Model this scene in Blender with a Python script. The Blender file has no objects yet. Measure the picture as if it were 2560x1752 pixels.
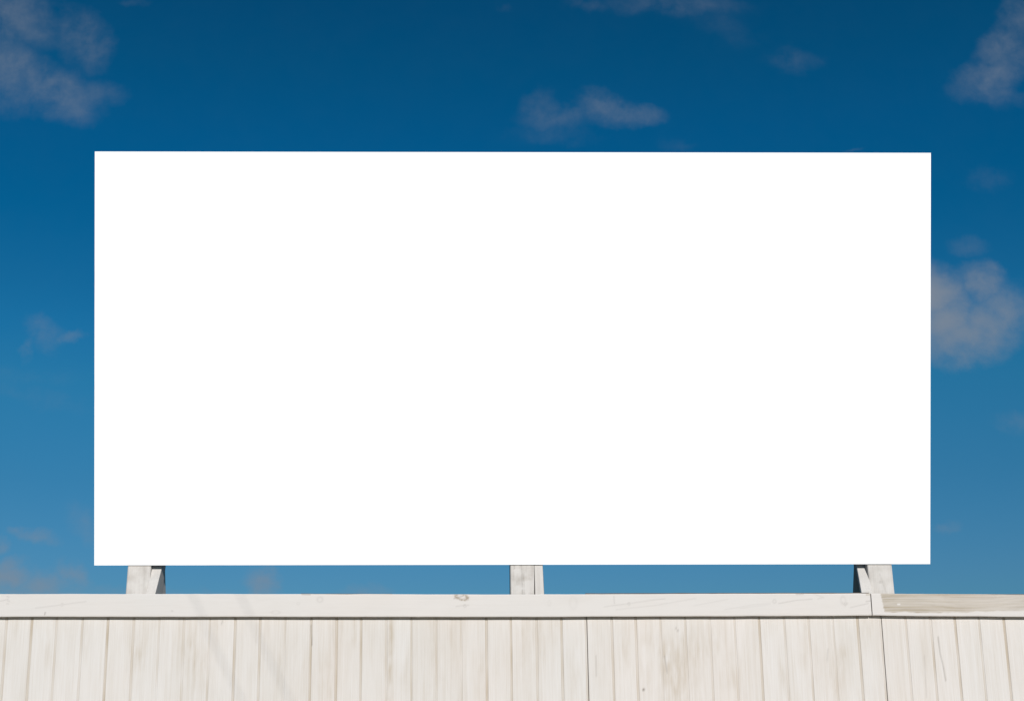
import bpy, math, random
from mathutils import Vector, noise

random.seed(7)
sc = bpy.context.scene
R = math.radians

# ------------------------------------------------------------------ camera
F = 3555.56            # focal length in photo pixels (50 mm on a 36 mm wide frame of 2560 px)
CX, CY = 1075.0, 876.0 # principal point: the photo is a crop, so it sits left of the middle
PITCH = R(14.63)
EYE = Vector((0.0, 0.0, 1.6))
cam_d = bpy.data.cameras.new('camera')
cam_d.lens = 50; cam_d.sensor_width = 36; cam_d.sensor_fit = 'HORIZONTAL'
cam_d.shift_x = (1280 - CX) / 2560
cam_d.clip_start = 0.05; cam_d.clip_end = 3000
cam = bpy.data.objects.new('camera', cam_d)
cam.location = EYE
cam.rotation_euler = (R(90) + PITCH, 0, 0)
sc.collection.objects.link(cam)
sc.camera = cam

SP, CP = math.sin(PITCH), math.cos(PITCH)
def ray(px, py):
    a = (px - CX) / F; b = (CY - py) / F
    return Vector((a, CP - b * SP, SP + b * CP))
def at(px, py, Y):
    """point of the vertical plane y = Y seen at photo pixel (px, py)"""
    d = ray(px, py)
    return EYE + d * (Y / d.y)
def uv(px, py):
    d = ray(px, py)
    return d.x / d.y, d.z / d.y

# ------------------------------------------------------------------ sun
EL, AZ = R(18), R(11)      # sun low behind the photographer, a little to the right
sun_dir = Vector((math.sin(AZ) * math.cos(EL), -math.cos(AZ) * math.cos(EL), math.sin(EL)))
sd = bpy.data.lights.new('sun', 'SUN')
sd.energy = 4.0; sd.angle = R(0.5); sd.color = (1.0, 0.965, 0.93)
so = bpy.data.objects.new('sun', sd)
so.rotation_euler = sun_dir.to_track_quat('Z', 'Y').to_euler()
so.location = (3, -10, 12)
sc.collection.objects.link(so)

sc.view_settings.view_transform = 'Standard'
sc.view_settings.look = 'None'
sc.view_settings.exposure = 0.0
sc.view_settings.gamma = 1.0

# ------------------------------------------------------------------ sky
world = bpy.data.worlds.new('World'); sc.world = world
world.use_nodes = True
wt = world.node_tree; wt.nodes.clear()
def WN(t, **k):
    n = wt.nodes.new(t)
    for a, b in k.items(): setattr(n, a, b)
    return n
def wl(a, b): wt.links.new(a, b)
def wmath(op, a, b=None, c=None, clamp=False):
    n = WN('ShaderNodeMath', operation=op); n.use_clamp = clamp
    for i, v in enumerate((a, b, c)):
        if v is None: continue
        if isinstance(v, (int, float)): n.inputs[i].default_value = v
        else: wl(v, n.inputs[i])
    return n.outputs[0]

sky = WN('ShaderNodeTexSky', sky_type='NISHITA')
sky.sun_disc = False; sky.sun_elevation = EL; sky.sun_rotation = R(180) - AZ
sky.air_density = 1.0; sky.dust_density = 0.3; sky.ozone_density = 3.0
tc = WN('ShaderNodeTexCoord')
sep = WN('ShaderNodeSeparateXYZ'); wl(tc.outputs['Generated'], sep.inputs[0])
ysafe = wmath('MAXIMUM', sep.outputs[1], 0.05)
U = wmath('DIVIDE', sep.outputs[0], ysafe)
V = wmath('DIVIDE', sep.outputs[2], ysafe)
# polarising-filter deepening of the clear sky, a function of height above the horizon only
elev = wmath('ARCSINE', sep.outputs[2])
ramp = WN('ShaderNodeValToRGB'); wl(wmath('DIVIDE', elev, R(90)), ramp.inputs[0])
SKY_STOPS = [(0.0, (0.1581, 0.3649, 0.5491)), (0.0607, (0.1581, 0.3649, 0.5491)), (0.1019, (0.115, 0.385, 0.54)), (0.1441, (0.0861, 0.437, 0.5736)), (0.17, (0.048, 0.4166, 0.5843)), (0.1872, (0.0361, 0.3925, 0.5585)), (0.2215, (0.0074, 0.3685, 0.5405)), (0.2546, (0.007, 0.3582, 0.5314)), (0.2873, (0.008, 0.3361, 0.4786)), (0.3129, (0.0088, 0.3121, 0.4484)), (0.6, (0.007, 0.2497, 0.3587))]
els = ramp.color_ramp.elements
for i, (p, c) in enumerate(SKY_STOPS):
    e = els[i] if i < 2 else els.new(p)
    e.position = p; e.color = (*c, 1)
ramp.color_ramp.interpolation = 'LINEAR'
tint = WN('ShaderNodeMix', data_type='RGBA', blend_type='MULTIPLY'); tint.inputs[0].default_value = 1
tint.clamp_result = False
wl(sky.outputs[0], tint.inputs[6]); wl(ramp.outputs[0], tint.inputs[7])
blue = tint.outputs[2]

# clouds: wisps at their own directions in the sky, broken up by fractal noise
comb = WN('ShaderNodeCombineXYZ'); wl(U, comb.inputs[0]); wl(V, comb.inputs[1])
def wnoise(scale, detail, rough, dist, off):
    mp = WN('ShaderNodeMapping'); mp.inputs['Location'].default_value = off
    wl(comb.outputs[0], mp.inputs['Vector'])
    n = WN('ShaderNodeTexNoise'); n.inputs['Scale'].default_value = scale
    n.inputs['Detail'].default_value = detail; n.inputs['Roughness'].default_value = rough
    n.inputs['Distortion'].default_value = dist
    wl(mp.outputs[0], n.inputs['Vector'])
    return n.outputs[0]
n_big = wnoise(22, 8, 0.56, 0.25, (0.3, 0.7, 0))
n_fine = wnoise(70, 7, 0.62, 0.15, (1.3, 0.2, 0))
warpn = WN('ShaderNodeTexNoise'); warpn.inputs['Scale'].default_value = 30; warpn.inputs['Detail'].default_value = 8; warpn.inputs['Roughness'].default_value = .62
wl(comb.outputs[0], warpn.inputs['Vector'])
wsub = WN('ShaderNodeVectorMath', operation='SUBTRACT'); wl(warpn.outputs['Color'], wsub.inputs[0]); wsub.inputs[1].default_value = (.5, .5, .5)
wsc = WN('ShaderNodeVectorMath', operation='SCALE'); wl(wsub.outputs[0], wsc.inputs[0]); wsc.inputs['Scale'].default_value = 0.030
wadd = WN('ShaderNodeVectorMath', operation='ADD'); wl(comb.outputs[0], wadd.inputs[0]); wl(wsc.outputs[0], wadd.inputs[1])
wflat = WN('ShaderNodeVectorMath', operation='MULTIPLY'); wl(wadd.outputs[0], wflat.inputs[0]); wflat.inputs[1].default_value = (1, 1, 0)
# photo px (2323 scale) cx, cy, rx, ry, angle, opacity
CL = [(20, 30, 150, 80, -20, .34), (190, 90, 95, 55, -60, .30), (20, 165, 110, 75, -50, .38), (120, 205, 110, 55, -30, .40),
      (220, 215, 70, 30, 0, .20), (310, 5, 40, 16, 0, .09),
      (1222, 250, 50, 46, 20, .20), (1260, 276, 85, 32, 0, .20), (1310, 262, 60, 30, 0, .17), (1362, 240, 60, 42, -30, .30), (1400, 262, 60, 34, 0, .26), (1450, 262, 56, 28, -5, .22),
      (1260, 310, 120, 26, 0, .10), (1545, 328, 60, 18, 0, .06),
      (2320, 38, 62, 50, 50, .30), (2275, 110, 90, 44, 40, .38), (2245, 170, 90, 46, 25, .38), (2310, 125, 50, 50, 0, .30), (2258, 205, 44, 34, -60, .24), (2285, 232, 55, 24, 0, .10),
      (2115, 668, 66, 70, 60, .86), (2232, 640, 50, 46, 0, .56), (2268, 700, 60, 62, -50, .55), (2180, 762, 110, 58, 8, .74), (2140, 725, 90, 85, 0, .82), (2225, 735, 80, 60, 0, .66),
      (2200, 555, 45, 26, 0, .10), (2250, 405, 60, 34, 0, .07), (2300, 960, 40, 30, 0, .16),
      (0, 1308, 75, 30, 8, .62), (100, 1322, 62, 34, 0, .56), (165, 1303, 45, 22, -40, .50), (90, 1345, 150, 20, 0, .35), (330, 1345, 180, 18, 0, .16),
      (85, 1214, 38, 17, 0, .32), (40, 1210, 26, 10, 0, .24), (0, 1241, 22, 16, 0, .34), (190, 1190, 60, 30, -50, .16),
      (592, 1328, 38, 30, -40, .50), (830, 1337, 60, 16, 0, .26), (470, 1340, 60, 12, 0, .12),
      (100, 755, 52, 34, -40, .17), (150, 768, 34, 16, 0, .20), (60, 795, 14, 30, 0, .15), (90, 900, 170, 22, -12, .06), (60, 855, 150, 26, 0, .05),
      (1540, 8, 170, 34, -4, .17), (1330, 12, 60, 24, 0, .12), (1640, 62, 110, 40, -20, .07), (1800, 135, 74, 30, -8, .12), (1930, 342, 40, 7, 0, .12),
      (1135, 8, 30, 14, 0, .05), (2150, 1190, 40, 14, 0, .12)]
total = None
for (x, y, rx, ry, ang, op) in CL:
    if y < 400: op *= .78
    s = 2560 / 2323
    u0, v0 = uv(x * s, y * s)
    k = s / F * 1.12
    mp = WN('ShaderNodeMapping', vector_type='TEXTURE')
    mp.inputs['Location'].default_value = (u0, v0, 0)
    mp.inputs['Rotation'].default_value = (0, 0, R(ang))
    mp.inputs['Scale'].default_value = (rx * k * 1.5, ry * k * 1.5, 1)
    wl(wflat.outputs[0], mp.inputs['Vector'])
    ln = WN('ShaderNodeVectorMath', operation='LENGTH'); wl(mp.outputs[0], ln.inputs[0])
    mr = WN('ShaderNodeMapRange', interpolation_type='SMOOTHSTEP')
    mr.inputs['From Min'].default_value = 1.0; mr.inputs['From Max'].default_value = 0.0
    mr.inputs['To Min'].default_value = 0.0; mr.inputs['To Max'].default_value = op
    wl(ln.outputs['Value'], mr.inputs['Value'])
    if total is None: total = mr.outputs[0]
    else:
        total = wmath('SMOOTH_MAX', total, mr.outputs[0], 0.03)
tex = wmath('ADD', wmath('MULTIPLY', wmath('SUBTRACT', n_big, 0.5), 4.2), wmath('MULTIPLY', wmath('SUBTRACT', n_fine, 0.5), 3.2))
tot = wmath('SUBTRACT', total, 0.02, clamp=True)
thin = wmath('POWER', wmath('SUBTRACT', 1.0, tot, clamp=True), 1.6)
dens = wmath('MULTIPLY', tot, wmath('ADD', wmath('MULTIPLY', tex, thin), 1.0, clamp=False), clamp=True)
mr2 = WN('ShaderNodeMapRange', interpolation_type='LINEAR'); wl(dens, mr2.inputs['Value'])
mr2.inputs['From Min'].default_value = 0.0; mr2.inputs['From Max'].default_value = 1.0
mr2.inputs['To Min'].default_value = 0.0; mr2.inputs['To Max'].default_value = 1.0
front = wmath('GREATER_THAN', sep.outputs[1], 0.06)
up = wmath('GREATER_THAN', sep.outputs[2], 0.0)
alpha = wmath('MULTIPLY', wmath('MULTIPLY', mr2.outputs[0], front), up)
cm = WN('ShaderNodeMix', data_type='RGBA'); cm.clamp_result = False
wl(alpha, cm.inputs[0]); wl(blue, cm.inputs[6])
STR = 0.1
ccol = (0.222, 0.255, 0.305)
cm.inputs[7].default_value = (ccol[0] / STR, ccol[1] / STR, ccol[2] / STR, 1)
bg = WN('ShaderNodeBackground'); bg.inputs[1].default_value = STR
wl(cm.outputs[2], bg.inputs[0])
wo = WN('ShaderNodeOutputWorld'); wl(bg.outputs[0], wo.inputs[0])

# ------------------------------------------------------------------ materials
def new_mat(name):
    m = bpy.data.materials.new(name); m.use_nodes = True
    nt = m.node_tree
    return m, nt, nt.nodes['Principled BSDF']
def nd(nt, t, **k):
    n = nt.nodes.new(t)
    for a, b in k.items(): setattr(n, a, b)
    return n
def wood(name, paint, bare, axis, amount=0.35, grain=1.0, soft=1.0, patchy=1.0, lines=0.0):
    """thin white paint on sawn softwood: the grain runs along `axis`, bare wood shows where 'stain' is high,
    'mark' draws cracks, knots and dirty joints"""
    m, nt, bs = new_mat(name)
    L = nt.links.new
    co = nd(nt, 'ShaderNodeTexCoord')
    def stretched(scale, along, detail, rough, dist=0.0, off=0.0):
        mp = nd(nt, 'ShaderNodeMapping')
        s = [scale] * 3; s[axis] = along
        mp.inputs['Scale'].default_value = s
        mp.inputs['Location'].default_value = (off, off * .7, off * .3)
        L(co.outputs['Object'], mp.inputs['Vector'])
        n = nd(nt, 'ShaderNodeTexNoise'); n.inputs['Scale'].default_value = 1
        n.inputs['Detail'].default_value = detail; n.inputs['Roughness'].default_value = rough
        n.inputs['Distortion'].default_value = dist
        L(mp.outputs[0], n.inputs['Vector'])
        return n.outputs[0]
    def mth(op, a, b=None, clamp=False):
        n = nd(nt, 'ShaderNodeMath', operation=op); n.use_clamp = clamp
        for i, v in enumerate((a, b)):
            if v is None: continue
            if isinstance(v, (int, float)): n.inputs[i].default_value = v
            else: L(v, n.inputs[i])
        return n.outputs[0]
    def rng(v, a, b, c=0.0, d=1.0):
        n = nd(nt, 'ShaderNodeMapRange'); n.inputs['From Min'].default_value = a; n.inputs['From Max'].default_value = b
        n.inputs['To Min'].default_value = c; n.inputs['To Max'].default_value = d
        L(v, n.inputs['Value']); return n.outputs[0]
    line = stretched(150, 1.6, 3, 0.6)
    line2 = stretched(420, 5, 2, 0.6, off=3.1)
    line3 = stretched(120, 0.5, 3, 0.6, off=8.8)
    patch = stretched(9, 1.6, 6, 0.62, 0.6, off=1.7)
    broad = stretched(2.0, 0.9, 3, 0.5, off=5.2)
    st = nd(nt, 'ShaderNodeAttribute', attribute_name='stain')
    mk = nd(nt, 'ShaderNodeAttribute', attribute_name='mark')
    bw = mth('MULTIPLY', rng(patch, .42, .72), rng(line, .35, .65, .35, 1.0))
    bw = mth('ADD', mth('MULTIPLY', bw, amount * patchy), mth('MULTIPLY', st.outputs['Fac'], rng(line, .3, .7, .55, 1.25)))
    bw = mth('ADD', bw, mth('MULTIPLY', rng(line2, .42, .75), 0.22 * grain))
    bw = mth('ADD', bw, mth('MULTIPLY', mth('MULTIPLY', rng(line3, .40, .66), rng(patch, .3, .6, .35, 1.0)), lines), clamp=True)
    mix = nd(nt, 'ShaderNodeMix', data_type='RGBA'); L(bw, mix.inputs[0])
    mix.inputs[6].default_value = (*paint, 1); mix.inputs[7].default_value = (*bare, 1)
    hue = nd(nt, 'ShaderNodeMix', data_type='RGBA', blend_type='MULTIPLY'); hue.inputs[0].default_value = 1
    L(mix.outputs[2], hue.inputs[6])
    cr = nd(nt, 'ShaderNodeValToRGB'); L(broad, cr.inputs[0])
    cr.color_ramp.elements[0].position = .35; cr.color_ramp.elements[0].color = (.965, .975, .975, 1)
    cr.color_ramp.elements[1].position = .65; cr.color_ramp.elements[1].color = (1.0, .985, .975, 1)
    L(cr.outputs[0], hue.inputs[7])
    mix2 = nd(nt, 'ShaderNodeMix', data_type='RGBA'); L(mk.outputs['Fac'], mix2.inputs[0])
    L(hue.outputs[2], mix2.inputs[6]); mix2.inputs[7].default_value = (.10, .075, .055, 1)
    L(mix2.outputs[2], bs.inputs['Base Color'])
    bs.inputs['Roughness'].default_value = 0.72
    bs.inputs['Specular IOR Level'].default_value = 0.25
    h = mth('ADD', mth('MULTIPLY', line, 0.6 * soft), mth('MULTIPLY', line2, 0.35))
    h = mth('ADD', h, mth('MULTIPLY', patch, 0.5))
    bp = nd(nt, 'ShaderNodeBump'); bp.inputs['Strength'].default_value = 0.35; bp.inputs['Distance'].default_value = 0.0016
    L(h, bp.inputs['Height']); L(bp.outputs[0], bs.inputs['Normal'])
    return m
PAINT = (0.615, 0.588, 0.562)
M_clad = wood('whitewashed_cladding', (0.650, 0.618, 0.592), (0.42, 0.345, 0.255), 2, amount=0.22, grain=1.0, lines=0.15)
M_rail = wood('painted_rail', (0.625, 0.597, 0.572), (0.385, 0.328, 0.25), 0, amount=0.08, grain=0.24, soft=.5)
M_post = wood('painted_post', (0.625, 0.592, 0.560), (0.36, 0.32, 0.28), 2, amount=0.30, grain=0.9, lines=.12)
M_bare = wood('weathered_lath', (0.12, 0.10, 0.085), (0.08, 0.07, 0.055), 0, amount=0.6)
M_stud = wood('raw_timber', (0.50, 0.40, 0.31), (0.36, 0.20, 0.14), 2, amount=0.6)
m, nt, bs = new_mat('blank_white_sheet')
co = nd(nt, 'ShaderNodeTexCoord'); n = nd(nt, 'ShaderNodeTexNoise'); n.inputs['Scale'].default_value = 3
nt.links.new(co.outputs['Object'], n.inputs['Vector'])
cr = nd(nt, 'ShaderNodeValToRGB'); nt.links.new(n.outputs[0], cr.inputs[0])
cr.color_ramp.elements[0].color = (.925, .925, .925, 1); cr.color_ramp.elements[1].color = (.945, .945, .945, 1)
nt.links.new(cr.outputs[0], bs.inputs['Base Color'])
bs.inputs['Roughness'].default_value = 0.6
M_sheet = m
m, nt, bs = new_mat('dry_sandy_ground')
co = nd(nt, 'ShaderNodeTexCoord'); n = nd(nt, 'ShaderNodeTexNoise'); n.inputs['Scale'].default_value = 2.5; n.inputs['Detail'].default_value = 10
n.inputs['Roughness'].default_value = .7
nt.links.new(co.outputs['Object'], n.inputs['Vector'])
cr = nd(nt, 'ShaderNodeValToRGB'); nt.links.new(n.outputs[0], cr.inputs[0])
cr.color_ramp.elements[0].position = .35; cr.color_ramp.elements[0].color = (.22, .18, .12, 1)
cr.color_ramp.elements[1].position = .68; cr.color_ramp.elements[1].color = (.40, .34, .26, 1)
nt.links.new(cr.outputs[0], bs.inputs['Base Color']); bs.inputs['Roughness'].default_value = .95
bp = nd(nt, 'ShaderNodeBump'); bp.inputs['Strength'].default_value = .8; bp.inputs['Distance'].default_value = .05
nt.links.new(n.outputs[0], bp.inputs['Height']); nt.links.new(bp.outputs[0], bs.inputs['Normal'])
M_lawn = m

# ------------------------------------------------------------------ object helpers
def empty(name, loc, label, cat):
    o = bpy.data.objects.new(name, None); sc.collection.objects.link(o)
    o.location = loc; o['label'] = label; o['category'] = cat
    return o
def link(name, verts, faces, mat, parent=None, stain=None, mark=None, label=None):
    base = parent.location if parent else Vector((0, 0, 0))
    me = bpy.data.meshes.new(name)
    me.from_pydata([tuple(Vector(v) - base) for v in verts], [], faces)
    me.materials.append(mat)
    if stain:
        a = me.attributes.new('stain', 'FLOAT', 'POINT'); a.data.foreach_set('value', stain)
    if mark:
        a = me.attributes.new('mark', 'FLOAT', 'POINT'); a.data.foreach_set('value', mark)
    me.update()
    o = bpy.data.objects.new(name, me); sc.collection.objects.link(o)
    if parent: o.parent = parent
    if label: o['label'] = label
    return o
BOX = [(0, 1, 2, 3), (7, 6, 5, 4), (0, 4, 5, 1), (1, 5, 6, 2), (2, 6, 7, 3), (3, 7, 4, 0)]
def bevel(o, w, seg=2):
    b = o.modifiers.new('bevel', 'BEVEL'); b.width = w; b.segments = seg; b.limit_method = 'ANGLE'; b.angle_limit = R(40)
def hexa(name, front4, back4, mat, parent, bev=0.003, label=None):
    """front4: bl, br, tr, tl seen from the camera side; back4 the same behind"""
    o = link(name, [*front4, *back4], BOX, mat, parent, label=label)
    if bev: bevel(o, bev)
    return o
def box(name, x0, x1, y0, y1, z0, z1, mat, parent, bev=0.003, label=None):
    return hexa(name, [(x0, y0, z0), (x1, y0, z0), (x1, y0, z1), (x0, y0, z1)],
                [(x0, y1, z0), (x1, y1, z0), (x1, y1, z1), (x0, y1, z1)], mat, parent, bev, label)
def member(name, p_top, p_bot, Y_top, Y_bot, ztop, zbot, d_top, d_bot, mat, parent, bev=0.004, painter=None):
    """timber whose front face passes through two edges given at two heights of the photo"""
    (xl0, xr0, y0), (xl1, xr1, y1) = p_top, p_bot
    fl = (at(xl1, y1, Y_bot), at(xl0, y0, Y_top)); fr = (at(xr1, y1, Y_bot), at(xr0, y0, Y_top))
    def ext(l, z):
        t = (z - l[0].z) / (l[1].z - l[0].z); return l[0].lerp(l[1], t), t
    bl, t0 = ext(fl, zbot); br, _ = ext(fr, zbot); tl, t1 = ext(fl, ztop); tr, _ = ext(fr, ztop)
    db = d_bot + (d_top - d_bot) * t0; dt = d_bot + (d_top - d_bot) * t1
    dt = max(dt, .02)
    if painter:
        NC, ys = 24, [1500 - q * 2.4 for q in range(42)]
        zz = [zbot] + [at(xl0, y, Y_top).z for y in ys] + [ztop]
        vs, st, mk = [], [], []
        for q, z in enumerate(zz):
            l, _ = ext(fl, z); r, _ = ext(fr, z)
            for c in range(NC + 1):
                u = c / NC
                p = l.lerp(r, u)
                if c in (0, NC): p = p + Vector((0, .003, 0))
                vs.append(p)
                a_, b_ = painter(u, ys[min(max(q - 1, 0), len(ys) - 1)]); st.append(a_); mk.append(b_)
        nc = NC + 1
        fs = [(r_ * nc + c, r_ * nc + c + 1, (r_ + 1) * nc + c + 1, (r_ + 1) * nc + c) for r_ in range(len(zz) - 1) for c in range(NC)]
        n0 = len(vs); dv = Vector((0, d_bot, 0)); T = (len(zz) - 1) * nc
        vs += [bl + dv, br + dv, tr + dv, tl + dv]; st += [.3] * 4; mk += [0] * 4
        fs += [(n0 + 1, n0, n0 + 3, n0 + 2), tuple([n0 + 3] + [T + c for c in range(nc)] + [n0 + 2]),
               tuple([n0, n0 + 1] + [c for c in range(NC, -1, -1)]),
               tuple([r_ * nc for r_ in range(len(zz))] + [n0 + 3, n0]),
               tuple([n0 + 1, n0 + 2] + [r_ * nc + NC for r_ in range(len(zz) - 1, -1, -1)])]
        return link(name, vs, fs, mat, parent, st, mk)
    f = [bl, br, tr, tl]
    b = [bl + Vector((0, db, 0)), br + Vector((0, db, 0)), tr + Vector((0, dt, 0)), tl + Vector((0, dt, 0))]
    return hexa(name, f, b, mat, parent, bev)

# ------------------------------------------------------------------ ground
gv = [(-400, -400, 0), (400, -400, 0), (400, 900, 0), (-400, 900, 0)]
g = link('ground', gv, [(0, 1, 2, 3)], M_lawn); g['kind'] = 'structure'

# ------------------------------------------------------------------ fence
YF = 7.90
fence = empty('fence', (0.4, YF, 0), 'long whitewashed fence of grooved vertical planks with white top rail below the billboard', 'fence')
G = [16.5, 80, 142, 206.5, 270, 334.6, 398.5, 460.5, 524.6, 588, 650.5, 713, 777.7, 841.6, 903, 966.3, 1028.3, 1091, 1153, 1215.6, 1276.7,
     1341, 1403, 1467, 1528.7, 1589, 1651, 1713, 1774.3, 1836.3, 1897.7, 1960.5, 2021.3, 2081.7, 2143.6, 2204, 2264.2, 2326.2, 2386.8, 2447.4, 2509.3]
GX = [at(x, 1552, YF).x for x in G]
while GX[0] > -6.5: GX.insert(0, GX[0] - 0.139 + random.uniform(-.001, .001))
while GX[-1] < 8.0: GX.append(GX[-1] + 0.134 + random.uniform(-.001, .001))
SEAM = [at(1467, 1552, YF).x, at(2204, 1552, YF).x]
EXT = [SEAM[0] - 1.69 * 2, SEAM[0] - 5.02]      # sheet joint far left, outside the picture
seams = sorted([GX[0]] + SEAM + [GX[-1]])
ZTOP = at(1280, 1500, YF).z
# stains placed as in the photo (px, py, rx, ry, strength): bare, greyed or yellowed wood
ST = [(1690, 1690, 45, 90, .55), (1660, 1640, 16, 40, .35), (975, 1650, 12, 150, .62), (975, 1560, 10, 40, .35), (1620, 1590, 30, 60, .25),
      (1740, 1620, 60, 60, .28), (1830, 1700, 30, 80, .3), (1790, 1600, 24, 40, .22), (470, 1600, 30, 60, .34), (500, 1680, 40, 70, .28),
      (340, 1640, 28, 80, .30), (120, 1620, 10, 60, .28), (215, 1600, 12, 60, .25), (815, 1690, 30, 70, .30), (850, 1590, 30, 60, .22),
      (1090, 1590, 18, 70, .3), (1130, 1590, 10, 60, .22), (1200, 1700, 18, 80, .22), (1350, 1600, 18, 60, .35), (1385, 1570, 14, 50, .28),
      (1310, 1620, 14, 90, .22), (1500, 1640, 20, 100, .18), (1560, 1620, 20, 60, .28), (2110, 1620, 22, 70, .34), (2090, 1700, 26, 60, .28),
      (2010, 1640, 16, 60, .22), (1960, 1690, 14, 80, .25), (2170, 1580, 24, 60, .24), (1770, 1570, 30, 20, .15), (2020, 1560, 14, 40, .2),
      (885, 1580, 8, 80, .35), (540, 1575, 12, 40, .34), (700, 1650, 6, 90, .30), (45, 1560, 10, 40, .12), (2380, 1660, 8, 80, .14),
      (2310, 1650, 10, 100, .16), (1010, 1700, 14, 60, .14), (1440, 1680, 14, 90, .22), (1610, 1700, 20, 60, .2)]
ST3 = []
for (x, y, rx, ry, s) in ST:
    p = at(x, y, YF); ST3.append((p.x, p.z, rx * .00222, ry * .00222, s))
CR = []     # thin cracks: px polyline, strength
for pts, s in [([(2345, 1590), (2350, 1630), (2358, 1665), (2364, 1700)], .42), ([(2311, 1640), (2314, 1700), (2316, 1740)], .16),
               ([(778, 1560), (780, 1610)], .5), ([(1690, 1570), (1697, 1578)], .4), ([(1608, 1723), (1611, 1724)], .9), ([(1662, 1640), (1668, 1680)], .35),
               ([(1490, 1640), (1491, 1690)], .25), ([(2070, 1620), (2068, 1650)], .2), ([(556, 1552), (554, 1558)], .3)]:
    CR.append(([(lambda p: (p.x, p.z))(at(a, b, YF)) for a, b in pts], s))
def seg_dist(x, z, a, b):
    dx, dz = b[0] - a[0], b[1] - a[1]
    t = max(0, min(1, ((x - a[0]) * dx + (z - a[1]) * dz) / (dx * dx + dz * dz + 1e-12)))
    return math.hypot(x - a[0] - t * dx, z - a[1] - t * dz)
WG, DG = 0.0125, 0.0028     # groove width and depth
prand = {i: random.random() for i in range(len(GX) + 1)}
grand = {i: random.random() for i in range(len(GX) + 1)}
VX0, VX1 = at(-60, 1700, YF).x, at(2640, 1700, YF).x
def plank_stain(x, z, k):
    s = 0.0
    for (sx, sz, rx, rz, a) in ST3:
        d = ((x - sx) / rx) ** 2 + ((z - sz) / rz) ** 2
        if d < 3:
            nz = noise.fractal(Vector((x * 45, 0, z * 9)), 0.8, 2.0, 3)
            s += a * max(0, math.exp(-d * 1.3) * (1 + nz * 1.1))
    return min(s * .60, 1.0)
for a, b in zip(seams[:-1], seams[1:]):
    cols = []   # (x, y offset, kind, plank index)
    inner = [(i, g_) for i, g_ in enumerate(GX) if a - 1e-6 <= g_ <= b + 1e-6]
    gap = 0.0016
    for (i, g0), (j, g1) in zip(inner[:-1], inner[1:]):
        first = abs(g0 - a) < 1e-6; last = abs(g1 - b) < 1e-6
        x0 = g0 + (gap if first else WG / 2 + (grand[i] - .5) * .003)
        x1 = g1 - (gap + .011 if last else WG / 2)
        vis = x1 > VX0 and x0 < VX1
        n_ = 26 if vis else 3
        r = 0.0012
        cols.append((x0, r, 'e', j)); cols.append((x0 + r, 0, 'p', j))
        for q in range(1, n_): cols.append((x0 + r + (x1 - x0 - 2 * r) * q / n_, 0, 'p', j))
        cols.append((x1 - r, 0, 'p', j)); cols.append((x1, r, 'e', j))
        ge = g1 - gap if last else g1 + WG / 2 + (grand[j] - .5) * .003
        cols.append((x1 + .0004, DG, 'gl', j)); cols.append(((x1 + ge) / 2, DG, 'g', j)); cols.append((ge - .0004, DG, 'gr', j))
    zs = [0.0, 0.8, 1.5] + [1.62 + (ZTOP - 1.62) * q / 50 for q in range(51)]
    vs, st, mk = [], [], []
    for z in zs:
        for (x, dy, kd, k) in cols:
            w = noise.noise(Vector((x * 3, 1.3, z * 1.2))) * .0012
            vs.append((x + w * .5, YF + dy * (.35 + .65 * grand[k]), z))
            s = plank_stain(x, z, k) if z > 1.6 else 0.1
            s += 0.12 * max(0, prand[k] - .35)
            # dirt washed down from under the rail
            m_ = 0.0
            if kd.startswith('g'):
                gn = noise.noise(Vector((k * 7.3, 0, z * 6)))
                s = .18 + .38 * grand[k] + .30 * gn
                if kd == 'gr': m_ = (.03 + .14 * max(0, gn + .2)) * (.4 + grand[k])
                if kd == 'gl': m_ = .02 + .10 * max(0, -gn + .1)
            elif kd == 'e':
                s += .15
            for pts, cs in CR:
                for p, q in zip(pts[:-1], pts[1:]):
                    if abs(x - p[0]) < .05 and z > 1.6:
                        d = seg_dist(x, z, p, q)
                        if d < .006: m_ = max(m_, cs * (1 - d / .006))
            st.append(max(0, min(1, s))); mk.append(max(0, min(1, m_)))
    nc = len(cols)
    fs = []
    for r_ in range(len(zs) - 1):
        for c in range(nc - 1):
            q = r_ * nc + c
            fs.append((q, q + 1, q + nc + 1, q + nc))
    # back, sides, top: close the sheet
    n0 = len(vs)
    xa, xb = cols[0][0], cols[-1][0]
    vs += [(xa, YF + .021, 0), (xb, YF + .021, 0), (xb, YF + .021, ZTOP), (xa, YF + .021, ZTOP)]
    st += [.3] * 4; mk += [0] * 4
    top = (len(zs) - 1) * nc
    fs.append((n0 + 1, n0, n0 + 3, n0 + 2))
    fs.append(tuple([n0 + 3] + [top + c for c in range(nc)] + [n0 + 2]))
    fs.append(tuple([r_ * nc for r_ in range(len(zs))] + [n0 + 3, n0]))
    fs.append(tuple([n0 + 1, n0 + 2] + [r_ * nc + nc - 1 for r_ in range(len(zs) - 1, -1, -1)]))
    link('cladding', vs, fs, M_clad, fence, st, mk)

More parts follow.
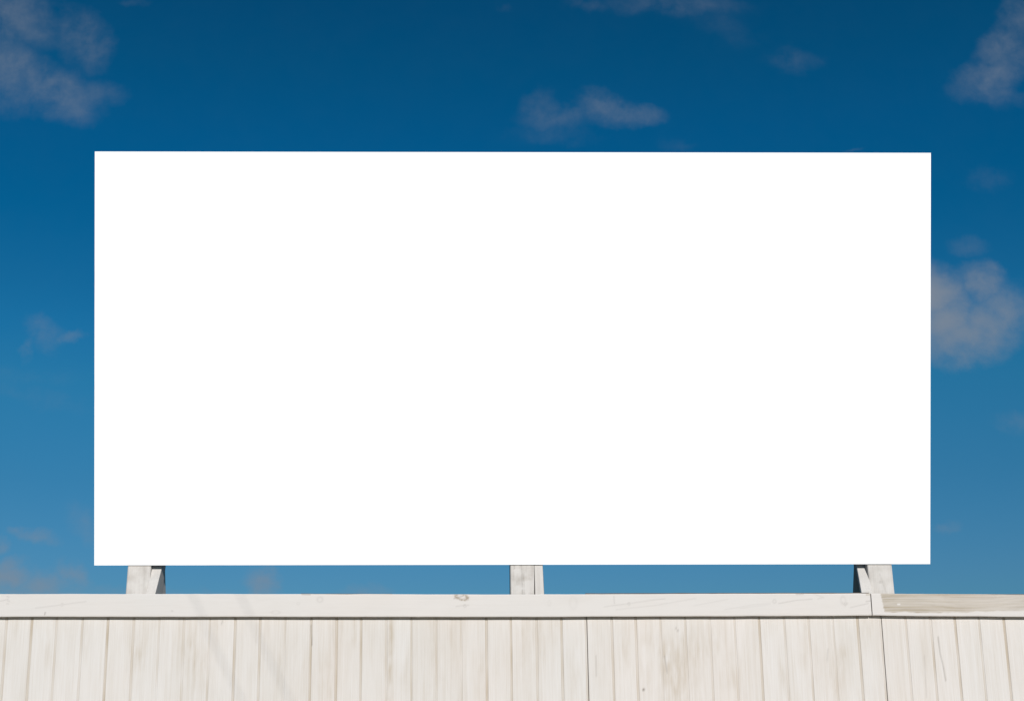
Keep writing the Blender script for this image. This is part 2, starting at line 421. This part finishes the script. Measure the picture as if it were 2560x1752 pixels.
# rails
YR = YF - 0.045
def rail(x0p, x1p, X0, X1, top_pts, bot_pts, painter, label=None):
    """front face a fine grid so that knots and worn paint keep their place"""
    def interp(pts, px):
        for (a, ya), (b, yb) in zip(pts[:-1], pts[1:]):
            if px <= b: return ya + (yb - ya) * max(0, (px - a)) / (b - a)
        return pts[-1][1]
    xs = []
    if X0 is not None:
        n_ = 12
        xa = at(x0p, 1500, YR).x
        xs += [(X0 + (xa - X0) * q / n_, x0p) for q in range(n_)]
    n_ = int((x1p - x0p) / 2.0)
    xs += [(at(x0p + (x1p - x0p) * q / n_, 1500, YR).x, x0p + (x1p - x0p) * q / n_) for q in range(n_ + 1)]
    if X1 is not None:
        xb = xs[-1][0]
        xs += [(xb + (X1 - xb) * q / 12, x1p) for q in range(1, 13)]
    NR = 26
    vs, st, mk = [], [], []
    for r_ in range(NR + 1):
        for (X, px) in xs:
            t = r_ / NR
            yt, yb = interp(top_pts, px), interp(bot_pts, px)
            zt, zb = at(px, yt, YR).z, at(px, yb, YR).z
            wob = noise.fractal(Vector((X * 5, 3.3, 0)), .8, 2, 4)
            zt += wob * .0011; zb += noise.fractal(Vector((X * 6, 9.3, 0)), .8, 2, 4) * .0010
            z = zb + (zt - zb) * t
            dy = 0.0
            if r_ in (0, NR): dy = .0022
            if r_ in (0,): dy = .002
            y = YR + dy + noise.noise(Vector((X * 2, 0, z * 3))) * .0008
            vs.append((X, y, z))
            s, m_, relief = painter(px, yt + (yb - yt) * (1 - t), t)
            st.append(max(0, min(1, s))); mk.append(max(0, min(1, m_)))
    nc = len(xs)
    fs = [(r_ * nc + c, r_ * nc + c + 1, (r_ + 1) * nc + c + 1, (r_ + 1) * nc + c) for r_ in range(NR) for c in range(nc - 1)]
    n0 = len(vs)
    bk = YF - .001
    for c in range(nc):
        vs.append((vs[c][0], bk, vs[c][2] + .001)); st.append(.1); mk.append(0)
    for c in range(nc):
        vs.append((vs[NR * nc + c][0], bk, vs[NR * nc + c][2] + .0015)); st.append(.3); mk.append(.25)
    for c in range(nc - 1):
        fs.append((n0 + c, n0 + c + 1, c + 1, c))
        fs.append((NR * nc + c, NR * nc + c + 1, n0 + nc + c + 1, n0 + nc + c))
        fs.append((n0 + c + 1, n0 + c, n0 + nc + c, n0 + nc + c + 1))
    fs.append(tuple([r_ * nc for r_ in range(NR, -1, -1)] + [n0, n0 + nc]))
    fs.append(tuple([r_ * nc + nc - 1 for r_ in range(NR + 1)] + [n0 + 2 * nc - 1, n0 + nc - 1]))
    return link('top_rail', vs, fs, M_rail, fence, st, mk, label)
RINGS = [(1162, 1513.8, 3.6, 3.0, .30), (800, 1498, 6.5, 6.2, .15), (690, 1530, 10, 4, .13), (746, 1508, 3.5, 3, .13), (156, 1511, 3.2, 3.0, .22),
         (1572, 1508.5, 3.2, 3.0, .30), (1936, 1502.5, 4, 4, .22), (2114, 1508, 3.5, 3, .28), (2108, 1500, 6, 9, .12), (1373, 1507, 4, 6, .07), (1433, 1506, 9, 14, .06)]
LINES = [([(90, 1519), (156, 1511), (215, 1503)], .16), ([(1510, 1516), (1572, 1508), (1625, 1500), (1663, 1496)], .16),
         ([(1540, 1523), (1640, 1512), (1740, 1495)], .12), ([(1735, 1513), (1820, 1497)], .10), ([(1810, 1523), (1890, 1510), (1925, 1507)], .10),
         ([(1850, 1520), (1925, 1510)], .08), ([(1535, 1490), (1536, 1508)], .20), ([(1946, 1508), (1990, 1500), (2030, 1497)], .20),
         ([(2105, 1505), (2112, 1514), (2116, 1507)], .20), ([(2125, 1518), (2170, 1508)], .18), ([(2165, 1503), (2178, 1501)], .3),
         ([(1140, 1515), (1172, 1512)], .18), ([(115, 1530), (114, 1536)], .5), ([(17, 1490), (22, 1492)], .2), ([(18, 1500), (24, 1502)], .2),
         ([(17, 1508), (22, 1509)], .18), ([(0, 1502), (20, 1497)], .2), ([(430, 1526), (433, 1527)], .25), ([(640, 1500), (700, 1496)], .05),
         ([(2035, 1484), (2060, 1492), (2045, 1496)], .13), ([(1992, 1485), (2010, 1484)], .35), ([(755, 1485), (775, 1485.5)], .5), ([(960, 1525), (1005, 1524)], .04),
         ([(1135, 1495.5), (1148, 1492), (1158, 1489)], .42)]
def lines_at(px, py, L):
    m_ = 0
    for pts, s in L:
        for p, q in zip(pts[:-1], pts[1:]):
            if px < min(p[0], q[0]) - 3 or px > max(p[0], q[0]) + 3: continue
            d = seg_dist(px, py, p, q)
            if d < 2.4: m_ = max(m_, s * (1 - d / 2.4))
    return m_
def paint_left(px, py, t):
    s = .02 + .06 * max(0, noise.fractal(Vector((px * .01, py * .12, 4)), .8, 2, 4)); m_ = 0
    for (x, y, rx, ry, a) in RINGS:
        if abs(px - x) < rx * 3 and abs(py - y) < ry * 3:
            d = math.hypot((px - x) / rx, (py - y) / ry)
            m_ = max(m_, .75 * a * math.exp(-((d - 1) / .38) ** 2))
    m_ = max(m_, lines_at(px, py, LINES))
    # the big weathered knot at the top edge
    c, s_ = math.cos(-.25), math.sin(-.25)
    dx, dy = px - 1154, py - 1491
    u, v = (dx * c - dy * s_) / 17, (dx * s_ + dy * c) / 8.5
    d = math.hypot(u, v)
    if d < 1.8:
        nz = noise.fractal(Vector((px * .25, py * .3, 1)), .7, 2, 4)
        ring = math.exp(-((d - .85) / .28) ** 2) * (1 + nz * 1.2)
        s = max(s, ring * 1.0); m_ = max(m_, ring * .18)
    if t < .05: s += .05
    # greyed joint end
    if px > 2165:
        s += .5 * max(0, noise.noise(Vector((px * .2, py * .15, 2)))) * (px - 2165) / 13
        if t > .9: s += .5
    return s, m_, 0
def paint_right(px, py, t):
    edge = 2202 + (py - 1484) * .14 + noise.fractal(Vector((py * .35, 0, 8)), .7, 2, 4) * 1.8
    low = 1529.5 + noise.fractal(Vector((px * .02, 0, 5)), .7, 2, 3) * 3.2 + 2.8 * math.sin((px - 2240) * .016)
    e = min(1, max(0, (px - edge) / 2.0)) * min(1, max(0, (low - py) / 2.2))
    st_ = noise.fractal(Vector((px * .008, py * .16 + .9 * math.sin(px * .02), 7)), .85, 2.1, 5)
    fade = 1.0 - .32 * min(1, max(0, (px - 2330) / 200))
    s = e * (.74 + .17 * st_) * fade
    m_ = e * max(0, .03 + .09 * st_)
    if math.hypot((px - 2246) / 4, (py - 1510) / 2.4) < 1: s *= .1; m_ = 0
    if py < 1489: s += e * .12
    return max(s, .02), m_, 0
TOP_L = [(-60, 1483.8), (640, 1484.0), (1280, 1485.0), (1460, 1484.6), (1900, 1483.0), (2178, 1482.5)]
BOT_L = [(-60, 1540.6), (1280, 1541.0), (1900, 1539.0), (2178, 1537.8)]
TOP_R = [(2178, 1482.8), (2560, 1485.4), (2640, 1485.8)]
BOT_R = [(2178, 1537.4), (2350, 1539.2), (2560, 1540.6), (2640, 1541)]
rail(-60, 2176.6, -6.5, None, TOP_L, BOT_L, paint_left)
rail(2179.0, 2640, None, 8.0, TOP_R, BOT_R, paint_right, 'right length of the rail, its face left as bare grey-beige wood beside the white paint')

# weathered laths showing as a dark line above the rail
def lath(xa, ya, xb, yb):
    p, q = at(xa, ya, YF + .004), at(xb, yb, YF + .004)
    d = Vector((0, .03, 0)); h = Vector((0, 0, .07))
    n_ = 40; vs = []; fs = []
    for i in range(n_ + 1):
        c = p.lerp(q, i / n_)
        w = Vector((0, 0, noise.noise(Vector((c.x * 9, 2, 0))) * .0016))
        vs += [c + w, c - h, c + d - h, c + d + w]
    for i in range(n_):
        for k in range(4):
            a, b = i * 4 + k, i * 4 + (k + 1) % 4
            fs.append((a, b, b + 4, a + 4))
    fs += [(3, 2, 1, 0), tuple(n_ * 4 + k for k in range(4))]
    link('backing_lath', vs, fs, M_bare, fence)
lath(1464, 1482.2, 2172, 1480.6)
lath(2330, 1484.4, 2640, 1484.2)
lath(752, 1482.9, 980, 1483.4)
# hidden framing behind the cladding
for sx in (-5.9, -4.1, -2.3, -.62, SEAM[0], SEAM[1], 4.2, 6.1, 7.7):
    box('post', sx - .05, sx + .05, YF + .0225, YF + .1, 0, ZTOP - .04, M_stud, fence)
for z0 in (.35, 1.9):
    for k, xa in enumerate((-5.9, -4.1, -2.3, -.62, SEAM[0], SEAM[1], 4.2, 6.1)):
        xb = (-4.1, -2.3, -.62, SEAM[0], SEAM[1], 4.2, 6.1, 7.7)[k]
        box('cross_rail', xa + .052, xb - .052, YF + .0225, YF + .07, z0, z0 + .09, M_stud, fence)

# ------------------------------------------------------------------ billboard
YP = 8.06
bb = empty('billboard', (0.85, YP, 0), 'large blank white billboard leaning slightly forward on white timber posts behind the fence', 'billboard')
# sheet: stands square to a line tilted up by the pitch, i.e. it leans forward by 14.6 degrees
nrm = Vector((0, CP, SP))
foot = at(1280, 1411, YP - .010)
def on_sheet(px, py):
    d = ray(px, py); t = (foot - EYE).dot(nrm) / d.dot(nrm); return EYE + d * t
cor = [on_sheet(235.6, 1412.6), on_sheet(2325.6, 1409.3), on_sheet(2327.2, 382.6), on_sheet(237.0, 379.2)]
th = nrm * .006
hexa('panel', cor, [c + th for c in cor], M_sheet, bb, 0.0)
# carrying frame behind the sheet
O, ex, ez = cor[0], (cor[1] - cor[0]).normalized(), (cor[3] - cor[0]).normalized()
W, H = (cor[1] - cor[0]).length, (cor[3] - cor[0]).length
def batten(name, u0, u1, v0, v1, w0=.008, w1=.05):
    f = [O + ex * a + ez * b + nrm * w0 for a, b in ((u0, v0), (u1, v0), (u1, v1), (u0, v1))]
    hexa(name, f, [p + nrm * (w1 - w0) for p in f], M_stud, bb, .002)
for v in (.16, H * .37, H * .66, H - .14): batten('batten', .06, W - .06, v, v + .09)
ZP = 4.35
def cracks(seed, lines, dirty=.25):
    def f(u, py):
        nz = noise.fractal(Vector((u * 2.2 + seed, py * .035, seed)), .8, 2, 5)
        s_ = max(0, .10 + dirty * nz); m_ = 0
        for (u0, u1, y0, y1, a) in lines:
            if y0 <= py <= y1:
                uc = u0 + (u1 - u0) * (py - y0) / (y1 - y0) + .012 * noise.noise(Vector((py * .22, seed, 0)))
                g_ = a * (.65 + .7 * noise.noise(Vector((py * .15, seed, 3))))
                m_ = max(m_, g_ * math.exp(-((u - uc) / .022) ** 2)); s_ += .35 * g_ * math.exp(-((u - uc) / .07) ** 2)
        return min(1, s_), max(0, min(1, m_))
    return f
# left group
member('post', (320, 377, 1413), (314.2, 372.6, 1483.8), YP, YP, ZP, 0, .058, .058, M_post, bb, painter=cracks(1.7, [(.7, .78, 1380, 1500, .10)], .45))
member('brace', (382.3, 405.6, 1414.5), (364, 388, 1483.8), YP + .052, YP - .046, 2.60, 2.20, .02, .17, M_post, bb, .002)
member('rear_post', (350, 398, 1414), (345, 394, 1483.8), YP + .48, YP + .48, 4.2, 0, .06, .06, M_post, bb)
member('gusset', (372, 405.6, 1414), (367, 401.8, 1483.8), YP + .135, YP + .135, 2.62, 2.12, .065, .15, M_post, bb, .002)
# middle group
member('post', (1276.0, 1335.2, 1411), (1276.6, 1335.6, 1484.8), YP, YP, ZP, 0, .10, .10, M_post, bb, painter=cracks(4.2, [(.46, .50, 1380, 1500, .55), (.56, .585, 1430, 1500, .16), (.17, .17, 1413, 1421, .5), (.2, .22, 1460, 1500, .12)], .5))
member('side_board', (1335.9, 1356.4, 1411), (1337.9, 1360.4, 1484.8), YP + .002, YP + .002, ZP, 1.2, .10, .10, M_post, bb)
# right group
member('post', (2168.6, 2229.0, 1409), (2177, 2236.6, 1483), YP, YP, ZP, 0, .058, .058, M_post, bb, painter=cracks(8.1, [(.42, .45, 1400, 1432, .14), (.45, .70, 1432, 1490, .22), (.44, .44, 1450, 1457, .4)], .3))
member('brace', (2141.0, 2164.6, 1409), (2154.4, 2182, 1483), YP + .056, YP - .046, 2.60, 2.20, .03, .03, M_post, bb, .003)
member('rear_post', (2141.0, 2190, 1409), (2145.5, 2196, 1483), YP + .48, YP + .48, 4.2, 0, .06, .06, M_stud, bb)
member('gusset', (2141.0, 2165, 1409), (2145.5, 2172, 1483), YP + .541, YP + .541, 2.62, 1.9, .02, .09, M_stud, bb, .002)
# spacers between the leaning frame and the upright posts, and ties to the rear posts
for px in (346, 1306, 2200):
    X = at(px, 1411, YP).x
    for z in (3.2, 4.1):
        pz = O + ez * ((z - O.z) / ez.z) + nrm * .052
        box('spacer', X - .03, X + .03, pz.y + .014, YP - .001, z - .035, z + .035, M_stud, bb)
for px in (370, 2182):
    X = at(px, 1411, YP).x
    for z in (3.0, 4.0):
        box('tie', X - .02, X + .02, YP + .06, YP + .479, z - .04, z + .04, M_stud, bb)

# ------------------------------------------------------------------ unseen pole and wires, added to cast the soft shadows on rail and planks
def tube(p, q, r0, r1, seg):
    p, q = Vector(p), Vector(q); d = (q - p).normalized()
    a = d.orthogonal().normalized(); b = d.cross(a)
    vs = [c + (a * math.cos(t) + b * math.sin(t)) * r for c, r in ((p, r0), (q, r1)) for t in [2 * math.pi * k / seg for k in range(seg)]]
    fs = [(k, (k + 1) % seg, seg + (k + 1) % seg, seg + k) for k in range(seg)] + [tuple(range(seg - 1, -1, -1)), tuple(range(seg, 2 * seg))]
    return vs, fs
pole = empty('shadow_pole', (-3.6, 2.2, 0), 'unseen timber pole with two wires, added to cast soft shadows on the fence', 'pole')
link('shaft', *tube((-3.6, 2.2, 0), (-3.6, 2.2, 11.2), .13, .10, 20), M_stud, pole)
P0 = at(488, 1512, YF)
k_ = 6.6
for dx in (0.0, 0.262):
    c = Vector((P0.x + dx + k_ * math.tan(AZ), YF - k_, P0.z + k_ * math.tan(EL) / math.cos(AZ)))
    w = Vector((3.55, -.94, -6.0))
    top = c - w * ((c.x + 3.56) / 3.55); end = c + w * (c.z / 6.0)
    link('shadow_wire', *tube(top, end, 0.0019, 0.0019, 8), M_stud, pole)

sc.cycles.max_bounces = 6
sc.render.film_transparent = False
